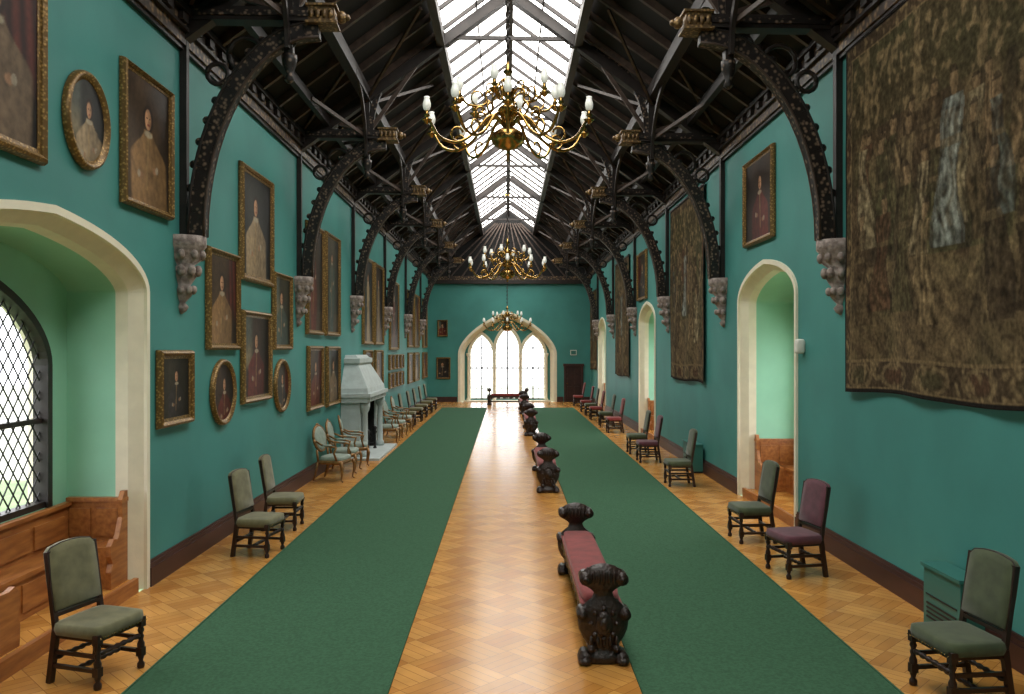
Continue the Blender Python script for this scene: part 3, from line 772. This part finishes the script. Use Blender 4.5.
for y in (19.5,20.5):
    b.lathe([(.05,.05),(.03,.1),(.025,.4),(.05,.46),(.03,.5),(.05,.56),(.01,.62)],iron,c=(-3.3,y,0),n=8); b.beam((-3.3,y,.18),(-3.65,y,.18),.03,.03,iron)
for z,y in ((.22,19.9),(.22,20.1),(.3,20.0)): b.tube([(-3.5,y-.45,z),(-3.5,y+.45,z)],.05,bark,7)
b.obj('hooded_fireplace')
# ------------------------------------------------------------------ cabinets, thermostat
def cabinet(y0,y1):
    b=MB(); b.box(3.76,3.965,y0,y1,.04,.56,cab); b.box(3.74,3.965,y0-.02,y1+.02,.56,.59,cab); b.box(3.78,3.965,y0+.02,y1-.02,0,.04,iron)
    for i in range(4): b.box(3.752,3.765,y0+.06,y1-.06,.12+i*.04,.135+i*.04,iron)
    b.box(3.752,3.765,y0+.05,y1-.05,.32,.33,iron)
    b.obj('radiator_cabinet')
cabinet(6.8,7.4); cabinet(16.6,17.5)
b=MB(); b.sup((3.96,11.1,2.55),(.055,.07,.1),whitep,e=.35); b.box(3.985,4.018,11.05,11.15,2.48,2.62,whitep); b.obj('wall_sensor')
b=MB(); b.box(3.05,3.35,YE-.03,YE-.003,2.25,2.5,whitep); b.box(3.08,3.32,YE-.036,YE-.03,2.28,2.47,cab); b.obj('wall_notice')
# ------------------------------------------------------------------ chandeliers
def chandelier(chain):
    b=MB()
    prof=[(.005,0),(.025,.015),(.012,.04),(.03,.06),(.11,.08),(.175,.13),(.195,.18),(.175,.24),(.1,.29),(.05,.31),(.08,.34),(.05,.37),(.035,.42),(.09,.46),(.12,.5),(.09,.54),(.04,.57),(.035,.64),(.07,.68),(.09,.72),(.05,.76),(.025,.8),(.025,.9),(.06,.93),(.025,.97),(.015,1.05)]
    b.lathe(prof,brass,n=20)
    def arm(a,r,z0,dip,z1,rad):
        ca,sa=math.cos(a),math.sin(a)
        pts=[]
        ctl=[(.06,z0),(.14,z0+.09),(.25,z0+.05),(r*.45,z0-dip*.6),(r*.65,z0-dip),(r*.85,z0-dip*.8),(r*.97,z0-dip*.1),(r,z1)]
        n=len(ctl)
        for i in range(n-1):
            p0,p1,p2,p3=ctl[max(i-1,0)],ctl[i],ctl[i+1],ctl[min(i+2,n-1)]
            for k in range(3):
                t=k/3; q=[.5*((2*p1[j])+(-p0[j]+p2[j])*t+(2*p0[j]-5*p1[j]+4*p2[j]-p3[j])*t*t+(-p0[j]+3*p1[j]-3*p2[j]+p3[j])*t**3) for j in (0,1)]
                pts.append(q)
        pts.append(ctl[-1])
        b.tube([(q[0]*ca,q[0]*sa,q[1]) for q in pts],rad,brass,6)
        sc=[(r*.62+.08*math.cos(t)*(1-t/9),z0-dip+.1+.08*math.sin(t)*(1-t/9)) for t in [-1.6+.5*k for k in range(10)]]
        b.tube([(q[0]*ca,q[0]*sa,q[1]) for q in sc],rad*.8,brass,5)
        sc=[(r*.34+.06*math.cos(t)*(1-t/9),z0+.12+.06*math.sin(t)*(1-t/9)) for t in [-1.6+.5*k for k in range(10)]]
        b.tube([(q[0]*ca,q[0]*sa,q[1]) for q in sc],rad*.8,brass,5)
        c=(r*ca,r*sa,z1)
        b.lathe([(.01,-.03),(.03,-.01),(.055,.01),(.06,.02),(.02,.025),(.02,.05),(.035,.06),(.02,.09),(.022,.12)],brass,c=c,n=10)
        b.lathe([(.016,.11),(.034,.13),(.043,.16),(.044,.19),(.034,.225),(.028,.25),(.032,.265)],lampglass,c=c,n=10)
    for k in range(10): arm(2*pi*(k+.5)/10,.92,.34,.24,.3,.018)
    for k in range(6): arm(2*pi*(k+.25)/6,.55,.62,.1,.56,.014)
    n=int(chain/.07)
    for i in range(n):
        z=1.05+i*.07; t=[(.022*math.cos(a),.035*math.sin(a)) for a in [2*pi*j/8 for j in range(9)]]
        b.tube([((q[0],0,z+.03+q[1]) if i%2 else (0,q[0],z+.03+q[1])) for q in t],.011,darkwood,4)
    b.lathe([(.09,1.05+chain),(.09,1.0+chain),(.04,.96+chain),(.015,.93+chain)][::-1],brass,n=12)
    return b.mesh('chandelier')
for y,z,sc in ((8.85,4.6,.97),(19.5,4.12,1.0),(34,3.2,1.1)):
    ch=(ZR-.3-z)/sc-1.05; place(chandelier(ch),'chandelier',(XC-.04,y,z),0,sc)
# ------------------------------------------------------------------ outside
b=MB(); b.add([(-90,-120,-4),(90,-120,-4),(90,41,-4),(-90,41,-4)],[(0,1,2,3)],grass)
b.add([(-90,41,-4),(90,41,-4),(90,150,-4),(-90,150,-4)],[(0,1,2,3)],paleground); b.obj('garden_ground')  # added pale ground, brightens what shows through the far window
def tree(h,seed):
    b=MB(); r=random.Random(seed); b.tube([(0,0,0),(.1,0,h*.3),(0,.1,h*.6)],[.35,.28,.15],bark,8)
    for i in range(9): 
        a=r.uniform(0,6.28); d=r.uniform(0,h*.22); b.sup((d*math.cos(a),d*math.sin(a),h*r.uniform(.45,.85)),(h*.2,h*.2,h*.15),leaf,e=1,nu=16,nv=10,jit=.35)
    return b.mesh('garden_tree')
for x,y,h in ((-24,14,6),(-26,22,6),(-22,5,5.5),(-30,0,6),(-28,32,6),(-22,9,5)):
    place(tree(h,int(x+y+50)),'garden_tree',(x,y,-4))
# ------------------------------------------------------------------ world & camera
w=bpy.data.worlds.new('overcast_sky'); bpy.context.scene.world=w; w.use_nodes=True
bg=w.node_tree.nodes['Background']; bg.inputs[0].default_value=(.97,.98,1,1); bg.inputs[1].default_value=4.8
try: bpy.context.scene.view_settings.view_transform='Standard'
except Exception as e: print(e)
cam=bpy.data.cameras.new('camera'); co_=bpy.data.objects.new('camera',cam); bpy.context.scene.collection.objects.link(co_)
cam.sensor_width=36; cam.lens=820/1024*36; cam.shift_x=5/1024; cam.shift_y=3/1024
co_.location=(0,0,2.5); co_.rotation_euler=(pi/2,0,0); cam.clip_end=400
bpy.context.scene.camera=co_
